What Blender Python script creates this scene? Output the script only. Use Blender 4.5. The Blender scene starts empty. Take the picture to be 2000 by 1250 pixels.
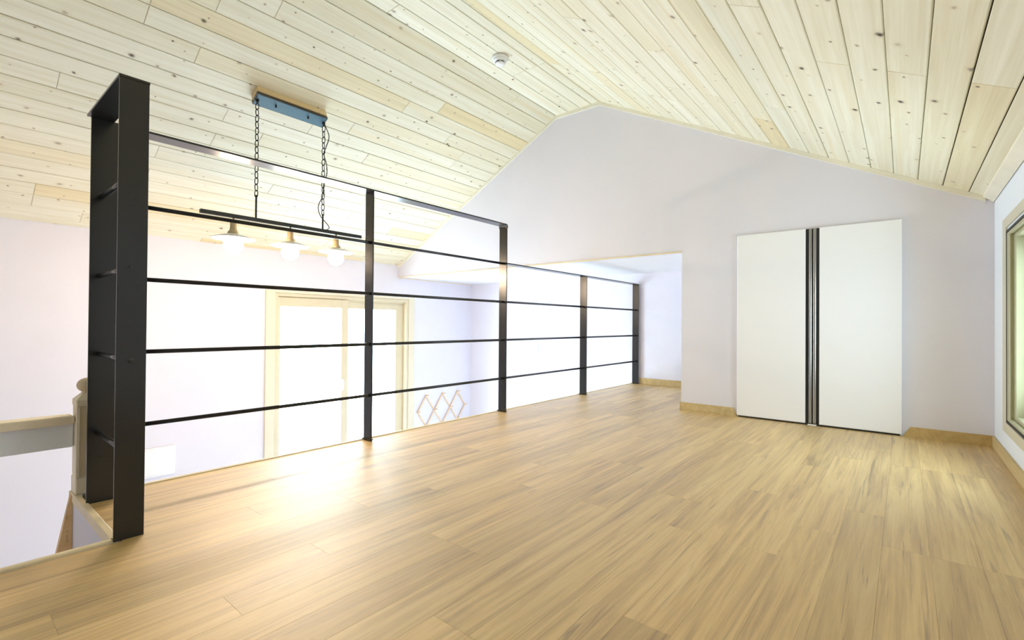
import bpy, math, random
from mathutils import Vector, Matrix

random.seed(7)
SC = bpy.context.scene
COL = SC.collection

# ------------------------------------------------------------------ camera
H = 0.72
yaw, pitch, roll = math.radians(39.2957), math.radians(0.463), math.radians(0.4244)
F = Vector((-math.sin(yaw) * math.cos(pitch), math.cos(yaw) * math.cos(pitch), math.sin(pitch)))
R = Vector((math.cos(yaw), math.sin(yaw), 0))
U = R.cross(F)
R2 = R * math.cos(roll) + U * math.sin(roll)
U2 = -R * math.sin(roll) + U * math.cos(roll)
cam_data = bpy.data.cameras.new('camera')
cam = bpy.data.objects.new('camera', cam_data)
COL.objects.link(cam)
cam_data.sensor_fit = 'HORIZONTAL'
cam_data.sensor_width = 36.0
cam_data.lens = 936.35 / 2000 * 36.0
cam_data.clip_start = 0.02
m = Matrix.Identity(4)
for i in range(3):
    m[i][0], m[i][1], m[i][2] = R2[i], U2[i], -F[i]
m[2][3] = H
cam.matrix_world = m
SC.camera = cam

# ------------------------------------------------------------------ world, exposure
SC.view_settings.view_transform = 'Standard'
SC.view_settings.look = 'None'
SC.view_settings.gamma = 1
SC.view_settings.use_curve_mapping = False
SC.view_settings.exposure = 0.33
world = bpy.data.worlds.new('overcast_sky')
SC.world = world
world.use_nodes = True
bg = world.node_tree.nodes['Background']
bg.inputs[0].default_value = (0.66, 0.84, 1.0, 1)
bg.inputs[1].default_value = 13.8
SC.cycles.max_bounces = 8
SC.cycles.diffuse_bounces = 5
SC.cycles.glossy_bounces = 4
SC.cycles.transparent_max_bounces = 8
SC.cycles.sample_clamp_indirect = 12.0
BULB = (1.0, 0.76, 0.53)
BULB_STRENGTH = 160.0

# room dimensions (metres; loft floor is z = 0)
XL, XR = -5.378, 0.4236
YG, YB, YR = 4.10, 5.53, -2.5
ZLOW = -2.45
XB1, XB2, ZRIDGE = -2.7826, -2.2774, 2.870
ZE = 1.5035
ZREC = 1.346
XC = -1.478
XEDGE, YEDGE, XSTAIR = -2.578, 0.392, -1.993
RW = (2.70, 3.63, 0.215, 1.235)       # right window opening y0,y1,z0,z1
LW = (2.435, 4.27, -2.33, 1.045)      # left window opening


def portal(name, loc, rot, sx, sy):
    l = bpy.data.lights.new(name, 'AREA')
    l.shape = 'RECTANGLE'
    l.size, l.size_y = sx, sy
    l.cycles.is_portal = True
    o = bpy.data.objects.new(name, l)
    o.location = loc
    o.rotation_euler = rot
    COL.objects.link(o)


portal('window_portal', (XL - 0.13, (LW[0] + LW[1]) / 2, (LW[2] + LW[3]) / 2), (0, math.radians(-90), 0), LW[3] - LW[2], LW[1] - LW[0])
portal('window_portal', (XR + 0.23, (RW[0] + RW[1]) / 2, (RW[2] + RW[3]) / 2), (0, math.radians(90), 0), RW[3] - RW[2], RW[1] - RW[0])


# ------------------------------------------------------------------ materials
class NT:
    def __init__(s, name):
        s.m = bpy.data.materials.new(name)
        s.m.use_nodes = True
        s.t = s.m.node_tree
        s.b = s.t.nodes['Principled BSDF']

    def n(s, typ, **kw):
        x = s.t.nodes.new(typ)
        for k, v in kw.items():
            setattr(x, k, v)
        return x

    def l(s, a, b):
        s.t.links.new(a, b)

    def math(s, op, a, b=None, c=None, clamp=False):
        x = s.n('ShaderNodeMath', operation=op)
        x.use_clamp = clamp
        for i, v in enumerate((a, b, c)):
            if v is None:
                continue
            if isinstance(v, (int, float)):
                x.inputs[i].default_value = v
            else:
                s.l(v, x.inputs[i])
        return x.outputs[0]

    def mix(s, fac, a, b, blend='MIX'):
        x = s.n('ShaderNodeMix', data_type='RGBA', blend_type=blend)
        for sock, v in ((x.inputs['Factor'], fac), (x.inputs['A'], a), (x.inputs['B'], b)):
            if isinstance(v, (int, float)):
                sock.default_value = v
            elif isinstance(v, tuple):
                sock.default_value = v if len(v) == 4 else v + (1,)
            else:
                s.l(v, sock)
        return x.outputs['Result']

    def noise(s, vec, scale, detail=4, rough=0.55, dist=0.0):
        x = s.n('ShaderNodeTexNoise')
        x.inputs['Scale'].default_value = scale
        x.inputs['Detail'].default_value = detail
        x.inputs['Roughness'].default_value = rough
        x.inputs['Distortion'].default_value = dist
        s.l(vec, x.inputs['Vector'])
        return x.outputs['Fac']

    def ramp(s, fac, stops):
        x = s.n('ShaderNodeValToRGB')
        e = x.color_ramp.elements
        while len(e) < len(stops):
            e.new(0.5)
        for el, (p, c) in zip(e, stops):
            el.position = p
            el.color = c if len(c) == 4 else tuple(c) + (1,)
        s.l(fac, x.inputs[0])
        return x.outputs[0]

    def mapping(s, vec, scale):
        x = s.n('ShaderNodeMapping')
        x.inputs['Scale'].default_value = scale
        s.l(vec, x.inputs['Vector'])
        return x.outputs[0]

    def bump(s, height, strength, dist=0.002):
        x = s.n('ShaderNodeBump')
        x.inputs['Strength'].default_value = strength
        x.inputs['Distance'].default_value = dist
        s.l(height, x.inputs['Height'])
        s.l(x.outputs[0], s.b.inputs['Normal'])

    def set(s, **kw):
        for k, v in kw.items():
            i = s.b.inputs[k.replace('_', ' ')]
            if isinstance(v, tuple) and len(v) == 3:
                v = v + (1,)
            i.default_value = v


def plain(name, col, rough=0.5, metal=0.0, spec=0.5, var=0.0, vscale=8.0, bump=0.0, coat=0.0):
    a = NT(name)
    a.set(Roughness=rough, Metallic=metal, Base_Color=col)
    a.b.inputs['Specular IOR Level'].default_value = spec
    a.b.inputs['Coat Weight'].default_value = coat
    if var or bump:
        tc = a.n('ShaderNodeTexCoord')
        f = a.noise(tc.outputs['Object'], vscale, 5)
        if var:
            lo = tuple(max(0, c * (1 - var)) for c in col)
            hi = tuple(min(1, c * (1 + var)) for c in col)
            a.l(a.ramp(f, [(0.3, lo), (0.7, hi)]), a.b.inputs['Base Color'])
        if bump:
            a.bump(a.noise(tc.outputs['Object'], vscale * 25, 3), bump)
    return a.m


def plank_coords(a):
    tc = a.n('ShaderNodeTexCoord')
    oi = a.n('ShaderNodeObjectInfo')
    off = a.n('ShaderNodeCombineXYZ')
    a.l(a.math('MULTIPLY', oi.outputs['Random'], 61.7), off.inputs[0])
    a.l(a.math('MULTIPLY', oi.outputs['Random'], 137.3), off.inputs[1])
    a.l(a.math('MULTIPLY', oi.outputs['Random'], 29.1), off.inputs[2])
    v = a.n('ShaderNodeVectorMath', operation='ADD')
    a.l(tc.outputs['Object'], v.inputs[0])
    a.l(off.outputs[0], v.inputs[1])
    return v.outputs[0], oi.outputs['Random']


def pine_material(name, light, dark, tan, knots=0.55):
    a = NT(name)
    v, rnd = plank_coords(a)
    g1 = a.noise(a.mapping(v, (26, 0.9, 26)), 1.0, 6, 0.6, 0.6)
    g2 = a.noise(a.mapping(v, (110, 2.0, 110)), 1.0, 3, 0.6, 0.2)
    g = a.math('ADD', a.math('MULTIPLY', g1, 0.75), a.math('MULTIPLY', g2, 0.25))
    base = a.ramp(g, [(0.32, dark), (0.62, light)])
    # board tone: most are pale, a few tan
    r2 = a.math('FRACT', a.math('MULTIPLY', rnd, 17.31))
    tone = a.ramp(r2, [(0.0, (1.0, 1.0, 1.0)), (0.5, (0.97, 0.965, 0.94)), (0.86, (0.96, 0.94, 0.88)), (1.0, tan)])
    base = a.mix(1.0, base, tone, 'MULTIPLY')
    # long dark heart streaks on some boards
    st = a.noise(a.mapping(v, (9, 0.35, 9)), 1.0, 2, 0.5, 0.4)
    stf = a.ramp(st, [(0.60, (0, 0, 0)), (0.75, (0.5, 0.5, 0.5))])
    base = a.mix(stf, base, tuple(c * t for c, t in zip(light, (0.9, 0.78, 0.58))))
    # knots
    wob = a.n('ShaderNodeTexNoise')
    wob.inputs['Scale'].default_value = 40
    a.l(v, wob.inputs['Vector'])
    vv = a.n('ShaderNodeVectorMath', operation='MULTIPLY_ADD')
    a.l(wob.outputs['Color'], vv.inputs[0])
    vv.inputs[1].default_value = (0.012, 0.012, 0)
    a.l(a.mapping(v, (1, 0.8, 0)), vv.inputs[2])
    vo = a.n('ShaderNodeTexVoronoi', voronoi_dimensions='2D', feature='F1')
    vo.inputs['Scale'].default_value = 7.0
    a.l(vv.outputs[0], vo.inputs['Vector'])
    sep = a.n('ShaderNodeSeparateColor')
    a.l(vo.outputs['Color'], sep.inputs[0])
    gate = a.math('LESS_THAN', sep.outputs[0], knots)
    size = a.math('MULTIPLY_ADD', a.math('POWER', sep.outputs[1], 3), 0.065, 0.030)
    d = a.math('DIVIDE', vo.outputs['Distance'], size)
    core = a.math('MULTIPLY', a.math('SUBTRACT', 1.35, d, clamp=True), gate)
    core = a.math('MULTIPLY', core, a.math('MULTIPLY_ADD', sep.outputs[2], 0.8, 0.25), clamp=True)
    halo = a.math('MULTIPLY', a.math('MULTIPLY_ADD', d, -0.28, 0.75, clamp=True), gate)
    base = a.mix(a.math('MULTIPLY', halo, 0.45), base, tuple(c * t for c, t in zip(light, (0.75, 0.6, 0.4))))
    base = a.mix(core, base, (0.05, 0.022, 0.008))
    a.l(base, a.b.inputs['Base Color'])
    a.set(Roughness=0.5)
    a.b.inputs['Specular IOR Level'].default_value = 0.3
    return a.m


def floor_material():
    a = NT('laminate_oak')
    v, rnd = plank_coords(a)
    g1 = a.noise(a.mapping(v, (12, 0.85, 12)), 1.0, 6, 0.62, 1.5)
    g2 = a.noise(a.mapping(v, (75, 1.6, 75)), 1.0, 4, 0.6, 0.4)
    g = a.math('ADD', a.math('MULTIPLY', g1, 0.62), a.math('MULTIPLY', g2, 0.38))
    base = a.ramp(g, [(0.30, (0.27, 0.155, 0.055)), (0.42, (0.50, 0.325, 0.115)), (0.54, (0.66, 0.455, 0.165)), (0.70, (0.76, 0.57, 0.26))])
    # fine dark cracks along the grain
    ck = a.noise(a.mapping(v, (38, 1.1, 38)), 1.0, 3, 0.5, 2.2)
    ckf = a.ramp(ck, [(0.63, (0, 0, 0)), (0.72, (0.55, 0.55, 0.55))])
    base = a.mix(ckf, base, (0.15, 0.085, 0.04))
    tone = a.ramp(rnd, [(0.0, (0.86, 0.83, 0.78)), (0.5, (1, 1, 1)), (1.0, (1.08, 1.06, 1.04))])
    base = a.mix(1.0, base, tone, 'MULTIPLY')
    a.l(base, a.b.inputs['Base Color'])
    a.l(a.math('MULTIPLY_ADD', g2, 0.16, 0.42), a.b.inputs['Roughness'])
    a.b.inputs['Specular IOR Level'].default_value = 0.6
    a.b.inputs['Coat Weight'].default_value = 1.0
    a.b.inputs['Coat Roughness'].default_value = 0.48
    return a.m


def glass_material():
    a = NT('window_glass')
    t = a.t
    tr = a.n('ShaderNodeBsdfTransparent')
    tr.inputs[0].default_value = (0.97, 0.985, 0.98, 1)
    gl = a.n('ShaderNodeBsdfGlossy')
    gl.inputs['Roughness'].default_value = 0.02
    lw = a.n('ShaderNodeLayerWeight')
    lw.inputs[0].default_value = 0.5
    fac = a.math('MULTIPLY_ADD', a.math('POWER', lw.outputs['Facing'], 5.0), 0.9, 0.03)
    mx = a.n('ShaderNodeMixShader')
    a.l(fac, mx.inputs[0])
    a.l(tr.outputs[0], mx.inputs[1])
    a.l(gl.outputs[0], mx.inputs[2])
    a.l(mx.outputs[0], t.nodes['Material Output'].inputs[0])
    return a.m


def emission(name, col, strength):
    a = NT(name)
    a.set(Base_Color=(0.9, 0.9, 0.88), Roughness=0.3)
    a.b.inputs['Emission Color'].default_value = col + (1,)
    a.b.inputs['Emission Strength'].default_value = strength
    return a.m


M = {}
M['pine'] = pine_material('ceiling_pine', (0.88, 0.85, 0.71), (0.76, 0.70, 0.52), (0.93, 0.83, 0.64), 0.72)
M['pine_string'] = pine_material('stair_pine', (0.90, 0.66, 0.36), (0.78, 0.52, 0.24), (0.95, 0.85, 0.7), 0.9)
M['groove'] = plain('ceiling_backing', (0.06, 0.05, 0.022), 0.9)
M['floor'] = floor_material()
M['slab'] = plain('loft_slab', (0.6, 0.58, 0.56), 0.8)
M['wall'] = plain('wall_paint', (0.775, 0.76, 0.835), 0.75, spec=0.25, var=0.015, vscale=2.5)
M['wall_white'] = plain('recess_ceiling_paint', (0.84, 0.83, 0.86), 0.8, spec=0.2, var=0.01, vscale=2.0)
M['wall_blue'] = plain('cool_white_paint', (0.78, 0.82, 0.90), 0.8, spec=0.2, var=0.01, vscale=2.0)
M['baseboard'] = pine_material('baseboard_wood_print', (0.66, 0.52, 0.28), (0.50, 0.37, 0.17), (0.9, 0.8, 0.6), 0.15)
M['trim'] = plain('cream_moulding', (0.86, 0.82, 0.69), 0.5, var=0.05, vscale=6)
M['edge_trim'] = plain('pale_maple_edge', (0.80, 0.68, 0.45), 0.4, var=0.08, vscale=9)
M['frame'] = plain('window_beige', (0.70, 0.62, 0.44), 0.4, var=0.02, vscale=5)
M['casing'] = plain('casing_beige', (0.78, 0.71, 0.54), 0.45, var=0.02, vscale=5)
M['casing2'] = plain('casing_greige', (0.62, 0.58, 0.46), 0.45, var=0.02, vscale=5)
M['frame_shaded'] = plain('window_beige_shaded', (0.40, 0.39, 0.24), 0.35, var=0.03, vscale=5)  # beige frame, with the shade on its jamb put into the colour
M['gasket'] = plain('window_gasket', (0.03, 0.03, 0.025), 0.6)
M['steel'] = plain('black_steel', (0.012, 0.013, 0.014), 0.24, spec=0.6, var=0.3, vscale=30, bump=0.02)
M['weld'] = plain('weld_scar', (0.05, 0.05, 0.05), 0.35, metal=0.6, bump=0.1, vscale=30)
M['white_gloss'] = plain('white_gloss_door', (0.92, 0.93, 0.96), 0.16, spec=0.5, coat=0.4, var=0.004, vscale=1)
M['white_plastic'] = plain('white_plastic', (0.88, 0.88, 0.88), 0.35, var=0.01, vscale=5)
M['dark'] = plain('dark_recess', (0.012, 0.013, 0.012), 0.4, var=0.1, vscale=5)
M['alu'] = plain('brushed_aluminium', (0.36, 0.36, 0.35), 0.28, metal=1.0, var=0.05, vscale=40)
M['chain'] = plain('chain_iron', (0.02, 0.02, 0.02), 0.35, metal=0.5, var=0.1, vscale=40)
M['canopy'] = plain('canopy_black', (0.015, 0.018, 0.02), 0.12, spec=0.8, var=0.1, vscale=10)
M['canopy_sheen'] = plain('canopy_underside', (0.075, 0.17, 0.235), 0.3, spec=0.5, var=0.06, vscale=8)  # bluish reflection on the black underside, painted as base colour
M['cable'] = plain('black_cable', (0.012, 0.012, 0.012), 0.5, var=0.1, vscale=30)
M['socket'] = plain('socket_beige', (0.56, 0.43, 0.24), 0.4, var=0.06, vscale=20)
M['shade'] = plain('enamel_shade', (0.78, 0.76, 0.72), 0.3, var=0.02, vscale=12)
M['bulb'] = emission('lit_bulb', BULB, BULB_STRENGTH)
M['block'] = pine_material('mounting_pine', (0.84, 0.66, 0.40), (0.74, 0.54, 0.28), (0.95, 0.85, 0.7), 0.2)
M['newel'] = plain('newel_cream_paint', (0.74, 0.62, 0.42), 0.45, var=0.04, vscale=10)
M['newel_light'] = plain('newel_rail_cream', (0.90, 0.80, 0.60), 0.45, var=0.03, vscale=10)
M['apron'] = plain('apron_grey_paint', (0.84, 0.88, 0.92), 0.6, var=0.02, vscale=6)
M['hook'] = plain('birch_hooks', (0.80, 0.60, 0.40), 0.5, var=0.1, vscale=20)
M['lowfloor'] = plain('lower_floor_tone', (0.78, 0.70, 0.58), 0.35, var=0.1, vscale=3)
M['glass'] = glass_material()


# ------------------------------------------------------------------ mesh helpers
class MB:
    def __init__(s):
        s.v, s.f, s.sm = [], [], []

    def add(s, vs, fs, smooth=False):
        o = len(s.v)
        s.v += [tuple(x) for x in vs]
        s.f += [tuple(i + o for i in f) for f in fs]
        s.sm += [smooth] * len(fs)
        return s

    def box(s, x0, x1, y0, y1, z0, z1, c=0.0):
        if c <= 0:
            vs = [(x, y, z) for x in (x0, x1) for y in (y0, y1) for z in (z0, z1)]
            return s.add(vs, [(0, 1, 3, 2), (4, 6, 7, 5), (0, 4, 5, 1), (2, 3, 7, 6), (0, 2, 6, 4), (1, 5, 7, 3)])
        # chamfered box: 24 vertices
        lo, hi = (x0, y0, z0), (x1, y1, z1)
        idx, vs = {}, []
        for sx in (0, 1):
            for sy in (0, 1):
                for sz in (0, 1):
                    sg = (sx, sy, sz)
                    for ax in range(3):
                        p = [(hi[k] if sg[k] else lo[k]) + (0 if k == ax else (-c if sg[k] else c)) for k in range(3)]
                        idx[(sx, sy, sz, ax)] = len(vs)
                        vs.append(p)
        fs = []
        q = [(0, 0), (1, 0), (1, 1), (0, 1)]
        for ax in range(3):
            o1, o2 = [k for k in range(3) if k != ax]
            for sd in (0, 1):
                f = []
                for a, b in q:
                    sg = [0, 0, 0]
                    sg[ax], sg[o1], sg[o2] = sd, a, b
                    f.append(idx[(*sg, ax)])
                fs.append(f)
        for ax in range(3):          # edges running along ax
            o1, o2 = [k for k in range(3) if k != ax]
            for a in (0, 1):
                for b in (0, 1):
                    s0, s1 = [0] * 3, [0] * 3
                    s0[ax], s1[ax] = 0, 1
                    s0[o1] = s1[o1] = a
                    s0[o2] = s1[o2] = b
                    fs.append([idx[(*s0, o1)], idx[(*s1, o1)], idx[(*s1, o2)], idx[(*s0, o2)]])
        for sx in (0, 1):
            for sy in (0, 1):
                for sz in (0, 1):
                    fs.append([idx[(sx, sy, sz, k)] for k in range(3)])
        return s.add(vs, fs)

    def prism(s, poly, axis, a, b):
        """extrude a 2D polygon (the two other axes in order) along axis from a to b"""
        n = len(poly)
        vs = []
        for t in (a, b):
            for p in poly:
                q = list(p)
                q.insert(axis, t)
                vs.append(q)
        fs = [tuple(range(n)), tuple(range(2 * n - 1, n - 1, -1))]
        fs += [(i, (i + 1) % n, n + (i + 1) % n, n + i) for i in range(n)]
        return s.add(vs, fs)

    def tube(s, pts, r, n=8, cap=True, closed=False):
        pts = [Vector(p) for p in pts]
        m_ = len(pts)
        rings = []
        up = None
        for i, p in enumerate(pts):
            if closed:
                d = pts[(i + 1) % m_] - pts[i - 1]
            else:
                d = pts[min(i + 1, m_ - 1)] - pts[max(i - 1, 0)]
            d.normalize()
            if up is None:
                up = Vector((0, 0, 1)) if abs(d.z) < 0.9 else Vector((1, 0, 0))
            a = d.cross(up)
            if a.length < 1e-6:
                a = d.orthogonal()
            a.normalize()
            b = a.cross(d).normalized()
            up = b
            rr = r[i] if isinstance(r, (list, tuple)) else r
            rings.append([p + a * math.cos(2 * math.pi * k / n) * rr + b * math.sin(2 * math.pi * k / n) * rr for k in range(n)])
        vs = [v for g in rings for v in g]
        fs = []
        for i in range(m_ if closed else m_ - 1):
            j = (i + 1) % m_
            for k in range(n):
                fs.append((i * n + k, i * n + (k + 1) % n, j * n + (k + 1) % n, j * n + k))
        s.add(vs, fs, True)
        if cap and not closed:
            o = len(s.v) - len(vs)
            s.f += [tuple(o + k for k in range(n - 1, -1, -1)), tuple(o + (m_ - 1) * n + k for k in range(n))]
            s.sm += [False, False]
        return s

    def lathe(s, prof, c, n=32, smooth=True):
        """prof: list of (radius, z) going round the local vertical axis at c"""
        vs = []
        for r, z in prof:
            for k in range(n):
                t = 2 * math.pi * k / n
                vs.append((c[0] + r * math.cos(t), c[1] + r * math.sin(t), c[2] + z))
        fs = []
        for i in range(len(prof) - 1):
            for k in range(n):
                fs.append((i * n + k, i * n + (k + 1) % n, (i + 1) * n + (k + 1) % n, (i + 1) * n + k))
        s.add(vs, fs, smooth)
        return s

    def mesh(s, name, mat):
        me = bpy.data.meshes.new(name)
        me.from_pydata(s.v, [], s.f)
        me.polygons.foreach_set('use_smooth', s.sm)
        import bmesh
        b = bmesh.new()
        b.from_mesh(me)
        bmesh.ops.remove_doubles(b, verts=b.verts, dist=1e-6)
        bmesh.ops.recalc_face_normals(b, faces=b.faces)
        b.to_mesh(me)
        b.free()
        me.materials.append(mat)
        return me

    def build(s, name, mat, parent=None, kind=None, label=None):
        o = bpy.data.objects.new(name, s.mesh(name, mat))
        COL.objects.link(o)
        if parent:
            o.parent = parent
            o.matrix_parent_inverse = Matrix.Translation(parent.location).inverted() if parent.location.length else Matrix.Identity(4)
        if kind:
            o['kind'] = kind
        if label:
            o['label'] = label
        return o


def box(name, mat, x0, x1, y0, y1, z0, z1, c=0.0, parent=None, kind=None, label=None):
    return MB().box(x0, x1, y0, y1, z0, z1, c).build(name, mat, parent, kind, label)


def thing(name, label, cat, loc, group=None, kind=None):
    o = bpy.data.objects.new(name, None)
    o.location = loc
    o.empty_display_size = 0.1
    COL.objects.link(o)
    o['label'] = label
    o['category'] = cat
    if group:
        o['group'] = group
    if kind:
        o['kind'] = kind
    return o


def struct(o, label, cat):
    o['kind'] = 'structure'
    o['label'] = label
    o['category'] = cat
    return o


ST = 'structure'


def roof_z(x):
    """height of the plank face above x"""
    if x < XB1:
        return ZE + (x - XL) * (ZRIDGE - ZE) / (XB1 - XL)
    if x > XB2:
        return ZE + (XR - x) * (ZRIDGE - ZE) / (XR - XB2)
    return ZRIDGE


# ------------------------------------------------------------------ walls
def gable_poly(zbot_pts, dz=0.05):
    top = [(XR + 0.2, roof_z(XR) + dz - 0.1), (XR, ZE + dz), (XB2, ZRIDGE + dz), (XB1, ZRIDGE + dz), (XL, ZE + dz), (XL - 0.1, ZE + dz - 0.05)]
    return zbot_pts + top


w = MB().prism(gable_poly([(XL - 0.1, ZREC), (XC, ZREC), (XC, -0.25), (XR + 0.2, -0.25)], 0.014), 1, YG, YG + 0.1).build('wall_gable', M['wall'])
struct(w, 'pale lavender gable wall under the pine ceiling, closet doors on it', 'wall')
w = MB().prism(gable_poly([(XL - 0.1, ZLOW), (XR + 0.2, ZLOW)], 0.014), 1, YR - 0.1, YR).build('wall_rear', M['wall'])
struct(w, 'plain lavender gable wall closing the far end of the loft', 'wall')

b = MB()
y0, y1, z0, z1 = LW
zt = ZE + 0.014
b.box(XL - 0.12, XL, YR - 0.1, y0, ZLOW, zt)
b.box(XL - 0.12, XL, y1, YB + 0.1, ZLOW, zt)
b.box(XL - 0.12, XL, y0, y1, ZLOW, z0)
b.box(XL - 0.12, XL, y0, y1, z1, zt)
struct(b.build('wall_left', M['wall']), 'pale pink-white side wall holding the tall sliding window', 'wall')
b = MB()
y0, y1, z0, z1 = RW
b.box(XR, XR + 0.2, YR - 0.1, y0, ZLOW, ZE + 0.0)
b.box(XR, XR + 0.2, y1, YG + 0.1, -0.25, ZE + 0.0)
b.box(XR, XR + 0.2, y0, y1, ZLOW, z0)
b.box(XR, XR + 0.2, y0, y1, z1, ZE + 0.0)
b.box(XR, XR + 0.2, y1, YG + 0.1, ZLOW, -0.25)
struct(b.build('wall_right', M['wall_blue']), 'low blue-white knee wall with the beige framed window', 'wall')
struct(box('wall_back', M['wall'], XL - 0.1, XC + 0.2, YB, YB + 0.1, ZLOW, ZREC + 0.1), 'white end wall behind the far end of the railing', 'wall')
struct(box('wall_recess', M['wall'], XC, XC + 0.1, YG + 0.1, YB, -0.25, ZREC + 0.1), 'side wall of the recess behind the closet wall corner', 'wall')
struct(box('ceiling_recess', M['wall_white'], XL, XC, YG + 0.1, YB, ZREC, ZREC + 0.1), 'flat white ceiling of the recess under the gable header', 'ceiling')
struct(box('floor_lower', M['lowfloor'], XL, XR + 0.2, YR, YB, ZLOW - 0.1, ZLOW), 'wooden floor of the room below the loft', 'floor')
struct(box('wall_bounce', M['wall'], XEDGE + 0.05, XEDGE + 0.15, YEDGE + 0.12, YB, ZLOW, -0.25), 'unseen wall added under the loft edge for bounce light', 'wall')  # out of view; added to close the space below and bounce light back
b = MB()
b.box(-2.72, XSTAIR, YEDGE, YEDGE + 0.12, ZLOW, -0.006)
b.box(XSTAIR, XSTAIR + 0.12, YR, YEDGE + 0.12, ZLOW, -0.25)
struct(b.build('wall_stairwell', M['wall']), 'white wall lining the stair opening below the loft edge', 'wall')

# ------------------------------------------------------------------ loft floor with planks
b = MB()
b.box(XEDGE, XR, YEDGE + 0.02, YG + 0.05, -0.25, -0.008)
b.box(XEDGE, XC, YG + 0.05, YB, -0.25, -0.008)
b.box(XSTAIR, XR, YR, YEDGE + 0.02, -0.25, -0.008)
floor = struct(b.build('floor', M['slab']), 'loft floor of glossy oak laminate planks', 'floor')
PLK = {}


def plank(name, length, width, thick, cham, mat, parent, loc, roty, up):
    """one plank, long axis Y, visible face at local z = 0 (up: face looks up)"""
    key = (name, round(length, 3), round(width, 4))
    if key not in PLK:
        hw, c, t = width / 2, cham, thick
        e = c
        s_ = -1 if up else 1
        L = length
        vs = [(-hw + c, e, 0), (hw - c, e, 0), (hw - c, L - e, 0), (-hw + c, L - e, 0),
              (-hw, 0, s_ * c), (hw, 0, s_ * c), (hw, L, s_ * c), (-hw, L, s_ * c),
              (-hw, 0, s_ * t), (hw, 0, s_ * t), (hw, L, s_ * t), (-hw, L, s_ * t)]
        fs = [(0, 1, 2, 3), (8, 9, 10, 11)]
        for a0 in (0, 4):
            for k in range(4):
                fs.append((a0 + k, a0 + (k + 1) % 4, a0 + 4 + (k + 1) % 4, a0 + 4 + k))
        PLK[key] = MB().add(vs, fs).mesh(name, mat)
    o = bpy.data.objects.new(name, PLK[key])
    o.parent = parent
    o.location = loc
    o.rotation_euler = (0, roty, 0)
    COL.objects.link(o)
    return o


PW = 0.12
gap = 0.0003
rows = int(round((XR - XEDGE) / PW))
PW = (XR - XEDGE) / rows
for i in range(rows):
    xc = XR - (i + 0.5) * PW
    ya = YR if xc - PW / 2 > XSTAIR - 0.02 else YEDGE + 0.022
    yb = YB if xc + PW / 2 < XC + 0.02 else YG
    y = ya
    first = True
    while y < yb - 0.01:
        L = random.choice((0.6, 0.9, 1.2)) if first else 1.2
        if y < -0.4 and first:
            L = random.choice((0.9, 1.2, 1.5, 1.8))
        first = False
        L = min(L, yb - y)
        if yb - y - L < 0.25:
            L = yb - y
        plank('floor_plank', L - gap, PW - gap, 0.008, 0.0003, M['floor'], floor, (xc, y, 0), 0, True)
        y += L

# ------------------------------------------------------------------ ceiling with planks
TH = 0.014
b = MB()
thk = 0.04
for x0, x1 in ((XL - 0.15, XB1), (XB1, XB2), (XB2, XR + 0.25)):
    def zz(x):
        if x < XB1 + 1e-6:
            return ZRIDGE + (x - XB1) * (ZRIDGE - ZE) / (XB1 - XL)
        if x > XB2 - 1e-6:
            return ZRIDGE + (XB2 - x) * (ZRIDGE - ZE) / (XR - XB2)
        return ZRIDGE
    za, zb = zz(x0) + TH * 1.12, zz(x1) + TH * 1.12
    b.prism([(x0, za), (x1, zb), (x1, zb + thk), (x0, za + thk)], 1, YR - 0.1, YG + 0.1)
ceiling = struct(b.build('ceiling', M['groove']), 'vaulted ceiling of pale knotty pine boards', 'ceiling')


def board_row(p0, p1, cuts, roty):
    """a row of boards between the cross-section points p0 and p1, cut at the given y"""
    c = ((p0[0] + p1[0]) / 2, (p0[1] + p1[1]) / 2)
    wd = math.dist(p0, p1)
    g = random.choice((0.0026, 0.0036, 0.0055))
    lift = random.uniform(-0.0008, 0.0008)
    for a, e in zip(cuts, cuts[1:]):
        plank('ceiling_plank', e - a - 0.0012, round(wd - g, 4), 0.0125, 0.0030, M['pine'], ceiling, (c[0], a + 0.0006, c[1] + lift), roty, False)


def random_cuts(phase):
    cuts = [YR]
    y = YR + phase
    while y < YG - 0.3:
        cuts.append(round(y, 2))
        y += random.choice((1.2, 1.8, 1.8, 2.4, 2.4))
    cuts.append(YG)
    return cuts


# left slope: rows go down from the ridge flat
thL = math.atan2(ZRIDGE - ZE, XB1 - XL)
x = XB1
pitch_x = 0.1207
i = 0
while x > XL + 0.012:
    xn = max(x - pitch_x, XL + 0.004)
    board_row((xn, roof_z(xn)), (x, roof_z(x)), random_cuts(random.choice((0.6, 0.9, 1.2, 1.5, 1.8, 2.1))), -thL)
    x = xn
    i += 1
# ridge flat
xs = [XB1, -2.638, -2.494, -2.366, XB2]
for a, e in zip(xs, xs[1:]):
    board_row((a, ZRIDGE), (e, ZRIDGE), random_cuts(random.choice((0.9, 1.5, 2.1))), 0)
# right slope: rows go up from the eave
thR = math.atan2(ZRIDGE - ZE, XR - XB2)
x = XR - 0.004
xn = 0.31
i = 0
while x > XB2 + 0.006:
    xn = max(xn, XB2)
    # every second row near the eave has its joint on the same rafter, as in the room
    if i in (1, 3, 5):
        cuts = [YR, -0.1 + 0.05 * i, 2.43, YG]
    elif i < 7:
        cuts = [YR, 0.3, YG] if i % 4 == 0 else [YR, 1.1, YG]
    else:
        cuts = random_cuts(random.choice((0.6, 0.9, 1.5, 1.8, 2.1, 2.4)))
    board_row((xn, roof_z(xn)), (x, roof_z(x)), cuts, thR)
    x, xn = xn, xn - 0.122
    i += 1

# ------------------------------------------------------------------ mouldings
TRIM_N = [0]


def trim(mb, label, mat='trim'):
    TRIM_N[0] += 1
    return struct(mb.build('trim_%d' % TRIM_N[0], M[mat]), label, 'trim')


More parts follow.
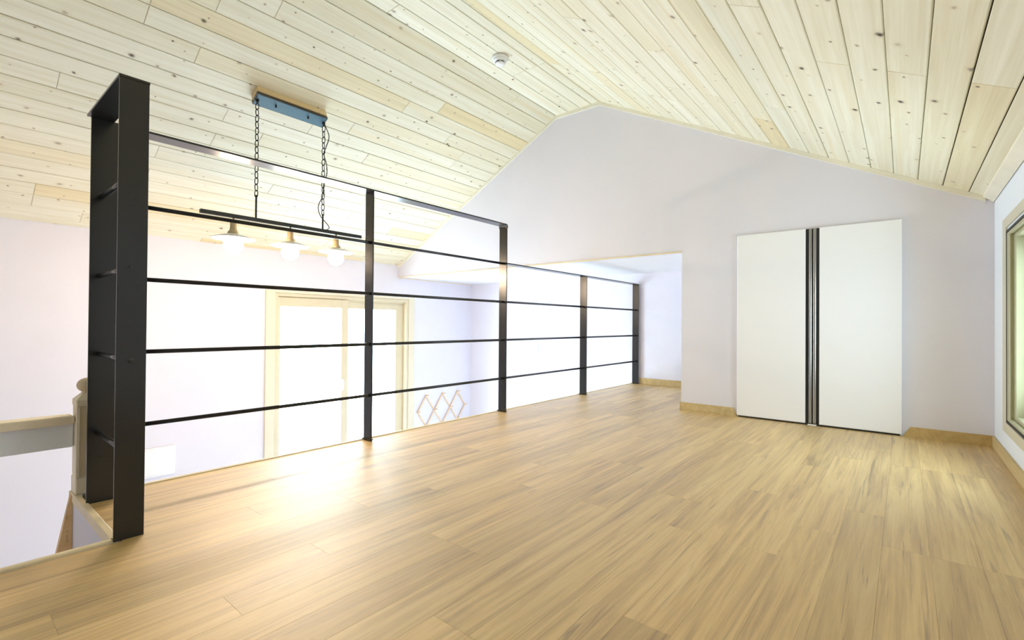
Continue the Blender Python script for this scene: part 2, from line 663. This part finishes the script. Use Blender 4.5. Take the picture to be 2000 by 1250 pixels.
def gable_strip(xa, xb):
    h_, d_ = 0.034, 0.014
    za, zb = roof_z(xa), roof_z(xb)
    return MB().prism([(xa, za - h_), (xb, zb - h_), (xb, zb), (xa, za)], 1, YG - d_, YG)


trim(gable_strip(XL, XB1), 'cream moulding on the gable wall along the window-side slope')
trim(gable_strip(XB1, XB2), 'short cream moulding on the gable wall under the flat ridge')
trim(gable_strip(XB2, XR - 0.04), 'cream moulding on the gable wall along the closet-side slope')
zz0 = roof_z(XR - 0.052)
b = MB().prism([(XR - 0.052, zz0 - 0.012), (XR - 0.004, ZE - 0.022), (XR - 0.004, ZE - 0.001), (XR - 0.052, zz0 - 0.0005)], 1, YR, YG)
trim(b, 'wide cream moulding where the ceiling meets the low right wall')
trim(MB().box(XL, XC, YG - 0.006, YG + 0.004, ZREC - 0.006, ZREC + 0.007, 0.001), 'thin tan moulding on the lower edge of the gable header', 'edge_trim')
trim(MB().box(XL, XL + 0.010, YG + 0.02, YB, ZREC - 0.010, ZREC, 0.001), 'thin tan moulding in the recess ceiling corner over the window', 'edge_trim')
trim(MB().box(XEDGE - 0.024, XEDGE - 0.001, YEDGE + 0.12, YB, -0.05, 0.005, 0.003), 'pale wooden edge strip of the loft floor under the railing', 'edge_trim')
trim(MB().box(-2.72, XSTAIR - 0.002, YEDGE - 0.004, YEDGE + 0.020, -0.03, 0.006, 0.003), 'pale wooden edge strip between the two tall black end posts', 'edge_trim')
trim(MB().box(XSTAIR - 0.024, XSTAIR, YR, YEDGE + 0.020, -0.05, 0.006, 0.004), 'pale wooden edge strip along the open stairwell', 'edge_trim')

# baseboards
BH = 0.064


def baseboard(name, mb, label):
    struct(mb.build(name, M['baseboard']), label, 'baseboard')


CX0, CX1, CY = -1.026, -0.012, 4.072
baseboard('baseboard_gable', MB().prism([(XC - 0.008, 0), (CX0 - 0.004, 0), (CX0 - 0.03, BH), (XC - 0.008, BH)], 1, YG - 0.012, YG), 'wood-print baseboard between recess corner and closet')
baseboard('baseboard_corner', MB().prism([(CX1 + 0.004, 0), (XR, 0), (XR, BH), (CX1 + 0.045, BH)], 1, YG - 0.012, YG), 'wood-print baseboard between closet and low right wall')
baseboard('baseboard_right', MB().box(XR - 0.012, XR, YR, YG - 0.012, 0, BH, 0.001), 'wood-print baseboard along the low right wall')
baseboard('baseboard_recess', MB().box(XC - 0.008, XC, YG, YB, 0, BH, 0.001), 'wood-print baseboard on the recess side of the corner')
baseboard('baseboard_back', MB().box(-2.50, XC - 0.01, YB - 0.012, YB, 0, 0.075, 0.001), 'wood-print baseboard on the end wall past the railing')


# ------------------------------------------------------------------ windows
def frame_ring(mb, x0, x1, y0, y1, z0, z1, w, c=0.002, wt=None):
    wt = w if wt is None else wt
    mb.box(x0, x1, y0, y0 + w, z0, z1, c)
    mb.box(x0, x1, y1 - w, y1, z0, z1, c)
    mb.box(x0, x1, y0 + w, y1 - w, z0, z0 + wt, c)
    mb.box(x0, x1, y0 + w, y1 - w, z1 - wt, z1, c)
    return mb


y0, y1, z0, z1 = LW
win = thing('window_1', 'tall white-lit sliding window with beige frame in the side wall', 'window', (XL, (y0 + y1) / 2, z0), kind=ST)
frame_ring(MB(), XL - 0.01, XL + 0.022, y0 - 0.102, y1 + 0.102, z0 - 0.1, z1 + 0.03, 0.10, 0.003, 0.028).build('casing', M['casing'], win)
frame_ring(MB(), XL - 0.12, XL + 0.012, y0, y1, z0, z1, 0.035, 0.002).build('frame', M['frame'], win)
# fixed track rails in the frame head
for k in (0, 1):
    box('track', M['frame'], XL - 0.075 + 0.045 * k, XL - 0.070 + 0.045 * k, y0 + 0.035, y1 - 0.035, z1 - 0.055, z1 - 0.035, 0, win)


def sash(name, xa, xb, ya, yb, wl, wr):
    mb = MB()
    za, zb = z0 + 0.035, z1 - 0.045
    mb.box(xa, xb, ya, ya + wl, za, zb, 0.003)
    mb.box(xa, xb, yb - wr, yb, za, zb, 0.003)
    mb.box(xa, xb, ya + wl, yb - wr, za, za + 0.10, 0.003)
    mb.box(xa, xb, ya + wl, yb - wr, zb - 0.102, zb, 0.003)
    s_ = mb.build('sash', M['frame'], win)
    xm = (xa + xb) / 2
    box('pane', M['glass'], xm - 0.003, xm + 0.003, ya + wl, yb - wr, za + 0.10, zb - 0.102, 0, s_)
    return s_


s1 = sash('sash', XL - 0.040, XL - 0.005, y0 + 0.036, 3.345, 0.030, 0.09)
s2 = sash('sash', XL - 0.095, XL - 0.060, 3.285, y1 - 0.036, 0.085, 0.125)
b = MB().box(XL - 0.004, XL + 0.008, 3.262, 3.285, -0.12, 0.02, 0.003)
b.tube([(XL + 0.008, 3.273, -0.02), (XL + 0.03, 3.27, -0.02), (XL + 0.032, 3.262, -0.06), (XL + 0.03, 3.255, -0.11)], 0.007, 8)
b.build('handle', M['white_plastic'], s1)

y0, y1, z0, z1 = RW
win = thing('window_2', 'beige framed window in the low wall beside the closet', 'window', (XR, (y0 + y1) / 2, z0), kind=ST)
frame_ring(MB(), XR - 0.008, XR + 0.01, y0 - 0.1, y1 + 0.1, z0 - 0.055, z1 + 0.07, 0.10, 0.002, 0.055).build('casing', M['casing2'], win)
frame_ring(MB(), XR - 0.006, XR + 0.045, y0, y1, z0, z1, 0.012, 0.001).build('gasket', M['gasket'], win)
frame_ring(MB(), XR - 0.004, XR + 0.20, y0 + 0.012, y1 - 0.012, z0 + 0.012, z1 - 0.012, 0.075, 0.004, 0.02).build('frame', M['frame_shaded'], win)
frame_ring(MB(), XR + 0.012, XR + 0.19, y0 + 0.087, y1 - 0.087, z0 + 0.032, z1 - 0.032, 0.05, 0.004, 0.02).build('inner_frame', M['frame_shaded'], win)
ym = (y0 + y1) / 2
for k, (ya, yb, xa) in enumerate(((y0 + 0.137, ym + 0.03, 0.13), (ym - 0.03, y1 - 0.137, 0.09))):
    mb = frame_ring(MB(), XR + xa, XR + xa + 0.035, ya, yb, z0 + 0.052, z1 - 0.052, 0.06, 0.003)
    s_ = mb.build('sash', M['frame'], win)
    box('pane', M['glass'], XR + xa + 0.015, XR + xa + 0.021, ya + 0.06, yb - 0.06, z0 + 0.112, z1 - 0.112, 0, s_)

# ------------------------------------------------------------------ closet
cl = thing('built_in_closet', 'white glossy two-door closet with dark handle groove in the gable wall', 'closet', ((CX0 + CX1) / 2, YG, 0))
CH = 1.4317
XD0, XD1 = -0.560, -0.474
zf = 0.012
box('door', M['white_gloss'], CX0, XD0, CY, CY + 0.022, zf, CH, 0.0025, cl)
box('door', M['white_gloss'], XD1, CX1, CY, CY + 0.022, zf, CH, 0.0025, cl)
b = MB().box(CX0 + 0.004, CX1 - 0.004, CY + 0.0221, YG - 0.0002, 0.004, CH - 0.004)
b.build('carcass_frame', M['white_plastic'], cl)
box('handle_groove', M['dark'], XD0 + 0.0005, XD1 - 0.0005, CY + 0.012, CY + 0.022, zf, CH - 0.001, 0, cl)
for xc_ in (-0.5305, -0.5035):
    pts = []
    prof = []
    for k in range(9):
        t = math.pi * k / 8
        prof.append((xc_ - 0.0105 * math.cos(t), CY + 0.012 - 0.0085 * math.sin(t)))
    MB().prism(prof, 2, zf + 0.002, CH - 0.003).build('handle', M['alu'], cl, label='vertical brushed metal handle strip')
box('plinth', M['dark'], CX0 + 0.01, CX1 - 0.01, CY + 0.004, CY + 0.0219, 0.0, zf, 0, cl)
box('floor_stop', M['white_plastic'], -0.545, -0.49, CY + 0.0, CY + 0.011, 0.0, 0.008, 0.001, cl)

# ------------------------------------------------------------------ railing
rl = thing('loft_railing', 'black steel flat-bar railing along the loft edge with round rails', 'railing', (-2.54, 1.7, 0))
PX0, PX1, PT = -2.583, -2.503, 0.009
ZT, ZA, ZB, ZC_, ZD = 1.532, 1.213, 0.900, 0.588, 0.275
XRAIL = -2.541
XQ, XP_ = -2.475, -1.9875
YP = [0.500, 1.716, 2.985, 4.2587, 5.4899]


def flat_post(y, ztop):
    box('post', M['steel'], PX0, PX1, y, y + PT, 0.0, ztop, 0.0012, rl)


flat_post(YP[0], ZT - PT)
flat_post(YP[1], ZT - PT)
flat_post(YP[3], ZA - PT / 2)
flat_post(YP[4], ZA - PT / 2)
# third post is bent over into the top bar: rounded corner
rr = 0.018
pr = [(0.44, ZT), (YP[2] + PT - rr, ZT)]
for k in range(1, 7):
    t = math.pi / 2 * k / 6
    pr.append((YP[2] + PT - rr + rr * math.sin(t), ZT - rr + rr * math.cos(t)))
pr += [(YP[2] + PT, ZT - rr - 0.001), (YP[2] + PT, ZT - rr - 0.012), (YP[2], ZT - rr - 0.012), (YP[2], ZT - rr - 0.001)]
for k in range(5, -1, -1):
    t = math.pi / 2 * k / 6
    pr.append((YP[2] + PT - rr + (rr - PT) * math.sin(t), ZT - rr + (rr - PT) * math.cos(t)))
pr += [(0.44, ZT - PT)]
MB().prism(pr, 0, PX0 - 0.004, PX1 + 0.004).build('top_bar', M['steel'], rl)
box('post', M['steel'], PX0, PX1, YP[2], YP[2] + PT, 0, ZT - rr - 0.012, 0.0012, rl)
box('top_bar', M['steel'], PX0, PX1, YP[2] + PT, YP[4] + PT, ZA - PT / 2, ZA + PT / 2, 0.0012, rl)
for k, y in enumerate(YP):
    x0_, x1_ = (PX0 - 0.008, PX1 + 0.001)
    if k == 0:
        box('foot_plate', M['steel'], -2.598, XQ - PT, 0.4125, 0.495, 0.0, 0.013, 0.001, rl)
    else:
        box('foot_plate', M['steel'], x0_, x1_, y - 0.006, y + PT + 0.006, 0.006, 0.013, 0.001, rl)
for z, yend in ((ZA, YP[2]), (ZB, YP[4]), (ZC_, YP[4]), (ZD, YP[4])):
    MB().tube([(XRAIL, YP[0] + 0.002, z), (XRAIL, yend + PT * 0.5, z)], 0.0095, 12).build('rail', M['steel'], rl)
# return across the stair head: two wide plates, flat top, four short rails
box('end_plate', M['steel'], XQ - PT, XQ, 0.4035, 0.515, 0.0, ZT - PT, 0.0012, rl)
fp = box('end_plate', M['steel'], XP_ - PT, XP_, 0.3925, 0.4735, 0.0, ZT - PT, 0.0012, rl)
box('top_bar', M['steel'], XQ - PT, XP_, 0.391, 0.475, ZT - PT, ZT, 0.0012, rl)
for z in (ZA, ZB, ZC_, ZD):
    MB().tube([(XQ - 0.004, 0.437, z), (XP_ - 0.004, 0.437, z)], 0.0095, 12).build('rail', M['steel'], rl)
for z, yy, sc in ((ZB, 0.428, 0.7), (ZC_, 0.432, 1.0)):
    b = MB()
    b.lathe([(0.0001, 0.0016), (0.004 * sc, 0.0015), (0.008 * sc, 0.0005), (0.0085 * sc, -0.002)], (0, 0, 0), 16)
    vs = [(XP_ + v[2], yy + v[0], z + v[1]) for v in b.v]
    b.v = vs
    b.build('weld_spot', M['weld'], fp)

# ------------------------------------------------------------------ stair balustrade behind the end post
bal = thing('stair_balustrade', 'cream painted newel with ball top and low stair rail beside black end posts', 'balustrade', (-2.665, 0.44, 0))
NX0, NX1, NY0, NY1 = -2.712, -2.622, 0.393, 0.478
nw = MB()
nw.box(NX0, NX1, NY0, NY1, 0.006, 0.075, 0.004)
nw.box(NX0 + 0.003, NX1 - 0.003, NY0 + 0.002, NY1 - 0.002, 0.075, 0.372, 0.004)
nw.box(NX0, NX1, NY0, NY1, 0.365, 0.392, 0.004)
newel = nw.build('newel_post', M['newel_light'], bal)
# sloped shoulders and ball
cx, cy = (NX0 + NX1) / 2, (NY0 + NY1) / 2
sh = [(NX0, NY0), (NX1, NY0), (NX1, NY1), (NX0, NY1)]
vs = [(x_, y_, 0.391) for x_, y_ in sh] + [(cx + (x_ - cx) * 0.45, cy + (y_ - cy) * 0.45, 0.417) for x_, y_ in sh]
MB().add(vs, [(0, 1, 2, 3), (4, 5, 6, 7)] + [(k, (k + 1) % 4, 4 + (k + 1) % 4, 4 + k) for k in range(4)]).build('shoulder', M['newel_light'], newel)
prof = [(0.022, 0.0), (0.021, 0.008)]
for k in range(13):
    t = -1.0 + (math.pi / 2 + 1.0) * k / 12
    prof.append((max(0.0001, 0.037 * math.cos(t)), 0.037 + 0.031 * math.sin(t) + 0.0))
MB().lathe(prof, (cx, cy, 0.413), 24).build('ball_finial', M['newel'], newel)
# recessed-look panels with raised stiles on the face towards the loft
fr = MB()
fr.box(NX1 - 0.003, NX1 + 0.004, NY0, NY0 + 0.012, 0.075, 0.366, 0.002)
fr.box(NX1 - 0.003, NX1 + 0.004, NY1 - 0.012, NY1, 0.075, 0.366, 0.002)
fr.build('stile', M['newel_light'], newel)
box('face_panel', M['newel'], NX1 - 0.0028, NX1 - 0.0018, NY0 + 0.012, NY1 - 0.012, 0.076, 0.365, 0, newel)
box('cap_rail', M['newel_light'], -2.73, -2.645, -1.6, NY0 - 0.001, 0.294, 0.328, 0.005, bal)
box('apron', M['apron'], -2.70, -2.672, -1.6, NY0 - 0.001, 0.196, 0.294, 0.002, bal)

# ------------------------------------------------------------------ staircase (stringer shows through the opening)
stc = thing('staircase', 'pine stair stringer with orange knots under the cream newel', 'stairs', (-2.4, -0.4, ZLOW))
sl = (0.342 - 0.383) / (0.242 + 0.022)
zb = -1.9
pts = [(0.386, 0.004), (0.3895, 0.004), (0.3895, -0.239)]
ya = 0.386 + sl * 0
b = MB()
poly = [(0.385, 0.0), (0.391, 0.0), (0.391, -0.24), (0.391 - 0.10 * 4.0, ZLOW + 0.0), (0.385 - 0.155 * 4.2, ZLOW + 0.0), (0.342, -0.242)]
b.prism(poly, 0, -2.685, -2.655)
b.build('stringer', M['pine_string'], stc)
for k in range(9):
    z = -0.5 - 0.2 * k
    yc = 0.34 - 0.27 * (-z - 0.24)
    box('tread', M['pine_string'], -2.654, XSTAIR - 0.03, yc - 0.30, yc - 0.03, z - 0.03, z, 0.003, stc)

# ------------------------------------------------------------------ pendant light
PXC = -3.638
ZCAN = 2.335
pen = thing('pendant_light', 'black bar pendant with three lit bulbs hung on chains from sloping ceiling', 'lamp', (PXC, 1.752, ZCAN))
cY0, cY1 = 1.490, 2.030
su, cu = math.sin(thL), math.cos(thL)


def tilted(a0, a1, b0, b1):
    """cross-section rectangle parallel to the sloping ceiling; b measured down from the boards"""
    ox, oz = PXC - 0.075 * su, ZCAN + 0.075 * cu
    return [(ox + a * cu + b_ * su, oz + a * su - b_ * cu) for a, b_ in ((a0, b0), (a1, b0), (a1, b1), (a0, b1))]


MB().prism(tilted(-0.050, 0.060, 0.0018, 0.050), 1, cY0 + 0.006, cY1 - 0.006).build('mounting_block', M['block'], pen)
can = MB().prism(tilted(-0.052, 0.052, 0.050, 0.0745), 1, cY0, cY1).build('canopy', M['canopy'], pen)
MB().prism(tilted(-0.048, 0.048, 0.0745, 0.0762), 1, cY0 + 0.005, cY1 - 0.005).build('sheen_plate', M['canopy_sheen'], can, label='added underside plate with a bluish reflection in its colour')
for yk in (1.635, 1.885):
    MB().lathe([(0.0001, -0.020), (0.006, -0.019), (0.0075, -0.012), (0.006, -0.006), (0.0055, 0.004)], (PXC + 0.01, yk, ZCAN + 0.003), 12).build('screw_cap', M['cable'], can)
CH_Y = (1.506, 2.021)
ZBAR = 1.461


def link(c, ang, a=0.026, r=0.0032, w_=0.0135):
    pts = []
    for k in range(14):
        t = 2 * math.pi * k / 14
        u_ = w_ * math.cos(t)
        v_ = a * (abs(math.sin(t)) ** 0.8) * (1 if math.sin(t) >= 0 else -1)
        pts.append((c[0] + u_ * math.cos(ang), c[1] + u_ * math.sin(ang), c[2] + v_))
    return pts


for k, y in enumerate(CH_Y):
    stem_top = 1.612 if k == 0 else 1.56
    MB().lathe([(0.0001, 0.0), (0.013, 0.0), (0.011, -0.014), (0.004, -0.018), (0.0035, -0.03), (0.0001, -0.031)], (PXC, y, ZCAN), 12).build('hanger', M['chain'], pen)
    mb = MB()
    z = ZCAN - 0.048
    j = 0
    while z > stem_top + 0.018:
        mb.tube(link((PXC, y, z), (j % 2) * math.pi / 2 + 0.45), 0.0032, 6, closed=True)
        z -= 0.0455
        j += 1
    mb.build('chain', M['chain'], pen)
    MB().tube([(PXC, y, ZBAR + 0.008), (PXC, y, z + 0.036)], 0.0065, 10).build('stem', M['chain'], pen)
bar = MB().box(PXC - 0.014, PXC + 0.014, 1.148, 2.374, ZBAR - 0.015, ZBAR + 0.013, 0.003).build('bar', M['steel'], pen)
y = CH_Y[1]
cab = [(PXC, y + 0.004, ZCAN - 0.005), (PXC + 0.01, y + 0.022, ZCAN - 0.05), (PXC + 0.02, y + 0.036, ZCAN - 0.11), (PXC + 0.01, y + 0.018, ZCAN - 0.19),
       (PXC, y + 0.004, ZCAN - 0.25), (PXC + 0.008, y + 0.022, ZCAN - 0.33), (PXC + 0.01, y + 0.026, ZCAN - 0.41), (PXC, y + 0.006, ZCAN - 0.48),
       (PXC, y + 0.002, ZCAN - 0.55), (PXC, y - 0.004, ZCAN - 0.60), (PXC + 0.008, y - 0.036, ZCAN - 0.66), (PXC + 0.012, y - 0.046, ZCAN - 0.71), (PXC + 0.012, y - 0.024, ZCAN - 0.765),
       (PXC + 0.014, y + 0.012, ZCAN - 0.80), (PXC + 0.014, y + 0.044, ZCAN - 0.832), (PXC + 0.01, y + 0.048, ZCAN - 0.85), (PXC + 0.004, y + 0.03, ZBAR + 0.012)]


def smooth_path(p, n=5):
    p = [Vector(q) for q in p]
    out = []
    for i_ in range(len(p) - 1):
        p0, p1, p2, p3 = p[max(i_ - 1, 0)], p[i_], p[i_ + 1], p[min(i_ + 2, len(p) - 1)]
        for k in range(n):
            t = k / n
            out.append(0.5 * ((2 * p1) + (-p0 + p2) * t + (2 * p0 - 5 * p1 + 4 * p2 - p3) * t * t + (-p0 + 3 * p1 - 3 * p2 + p3) * t ** 3))
    out.append(p[-1])
    return out


MB().tube(smooth_path(cab), 0.0034, 8).build('cable', M['cable'], pen)
tie = Vector((PXC, y + 0.004, ZCAN - 0.40))
MB().tube([tie, tie + Vector((0.004, -0.014, 0.004)), tie + Vector((0.008, -0.026, -0.006))], 0.0013, 6).build('cable_tie', M['cable'], pen)
for y in (1.356, 1.759, 2.140):
    zr = 1.300
    hd = MB().lathe([(0.0001, ZBAR - 0.014), (0.007, ZBAR - 0.014), (0.007, 1.428), (0.021, 1.426), (0.022, 1.375), (0.024, 1.362), (0.034, 1.350), (0.037, 1.338), (0.030, 1.332), (0.0001, 1.332)], (PXC, y, 0), 24)
    hd = hd.build('lamp_holder', M['socket'], pen)
    MB().lathe([(0.022, 1.334), (0.040, 1.330), (0.075, 1.321), (0.110, 1.309), (0.132, 1.299), (0.138, 1.300), (0.138, 1.303), (0.110, 1.313), (0.075, 1.325), (0.040, 1.335), (0.022, 1.338), (0.022, 1.334)], (PXC, y, 0), 40).build('shade', M['shade'], hd)
    prof = [(0.018, 1.331), (0.020, 1.318)]
    for k in range(1, 15):
        t = math.radians(66 - 156 * k / 14)
        prof.append((max(0.0001, 0.062 * math.cos(t)), 1.254 + 0.062 * math.sin(t)))
    MB().lathe(prof, (PXC, y, 0), 28).build('bulb', M['bulb'], hd)

# ------------------------------------------------------------------ smoke detector
sx, sy = -2.526, 2.91
sm = thing('smoke_detector', 'round white smoke detector with dark sensor slots on the ridge boards', 'detector', (sx, sy, ZRIDGE - 0.05))
zc = ZRIDGE - 0.0016
MB().lathe([(0.0001, 0), (0.0650, 0), (0.0663, -0.0150), (0.0612, -0.0200), (0.0001, -0.0200)], (sx, sy, zc), 36).build('base', M['white_plastic'], sm)
hd = MB().lathe([(0.0001, -0.0200), (0.0587, -0.0200), (0.0575, -0.0325), (0.0425, -0.0387), (0.0001, -0.0387)], (sx, sy, zc), 36).build('head', M['white_plastic'], sm)
MB().lathe([(0.0001, -0.0387), (0.0363, -0.0387), (0.0363, -0.0500), (0.0001, -0.0500)], (sx, sy, zc), 24).build('sensor_slot', M['canopy'], hd)
for k in range(4):
    t = math.pi / 4 + k * math.pi / 2
    px, py = sx + 0.0375 * math.cos(t), sy + 0.0375 * math.sin(t)
    box('rib', M['white_plastic'], px - 0.0037, px + 0.0037, py - 0.0037, py + 0.0037, zc - 0.0503, zc - 0.0375, 0, hd)
MB().lathe([(0.0001, -0.0500), (0.0413, -0.0500), (0.0387, -0.0575), (0.0250, -0.0638), (0.0001, -0.0663)], (sx, sy, zc), 36).build('cap', M['white_plastic'], hd)

# ------------------------------------------------------------------ accordion hook rack on the side wall
rk = thing('accordion_hook_rack', 'folding wooden accordion hook rack on the wall beside the tall window', 'hook rack', (XL, 4.95, -0.53))
ZM = (-0.33, -0.55, -0.77)


def slat(xo, ya, za, yb, zb):
    d = Vector((0, yb - ya, zb - za))
    d.normalize()
    n_ = Vector((0, -d.z, d.y)) * 0.011
    a0, b0 = Vector((0, ya, za)) - d * 0.012, Vector((0, yb, zb)) + d * 0.012
    poly = [(q.y, q.z) for q in (a0 + n_, a0 - n_, b0 - n_, b0 + n_)]
    MB().prism(poly, 0, XL + xo, XL + xo + 0.007).build('slat', M['hook'], rk)


DY = 0.155
yt = [4.605, 4.925, 5.235]
for yy in yt:
    slat(0.004, yy, ZM[0], yy + DY, ZM[1]) if yy > 5.2 else slat(0.004, yy, ZM[0], yy + 2 * DY, ZM[2])
    slat(0.012, yy, ZM[0], yy - DY, ZM[1]) if yy < 4.7 else slat(0.012, yy, ZM[0], yy - 2 * DY, ZM[2])
slat(0.004, yt[0] - DY, ZM[1], yt[0], ZM[2])
slat(0.012, yt[2] + DY, ZM[1], yt[2], ZM[2])
peg_pts = [(yy, ZM[0]) for yy in yt] + [(yy - DY, ZM[1]) for yy in yt] + [(yt[2] + DY, ZM[1])] + [(yy, ZM[2]) for yy in yt]
for yy, z_ in peg_pts:
    MB().tube([(XL + 0.001, yy, z_), (XL + 0.03, yy, z_), (XL + 0.07, yy, z_ + 0.012), (XL + 0.078, yy, z_ + 0.014)], [0.008, 0.008, 0.008, 0.006], 10).build('peg', M['hook'], rk)

# ------------------------------------------------------------------ breaker panel, wall switch
bp = thing('breaker_panel', 'flat white cover panel low on the side wall behind the railing', 'panel', (XL, 1.37, -0.72))
cov = box('cover', M['white_plastic'], XL, XL + 0.02, 1.22, 1.512, -0.722, -0.452, 0.003, bp)
box('lid', M['white_plastic'], XL + 0.02, XL + 0.027, 1.238, 1.494, -0.704, -0.47, 0.002, bp)
box('latch', M['white_plastic'], XL + 0.027, XL + 0.031, 1.255, 1.275, -0.60, -0.57, 0.001, bp)
sw = thing('wall_switch', 'small upright white switch plate on the end wall behind the railing', 'switch', (-4.073, YB, 0.28))
pl = box('plate', M['white_plastic'], -4.112, -4.034, YB - 0.009, YB, 0.281, 0.435, 0.002, sw)
for z_ in (0.295, 0.361):
    box('rocker', M['white_plastic'], -4.098, -4.048, YB - 0.013, YB - 0.009, z_, z_ + 0.060, 0.0015, pl)
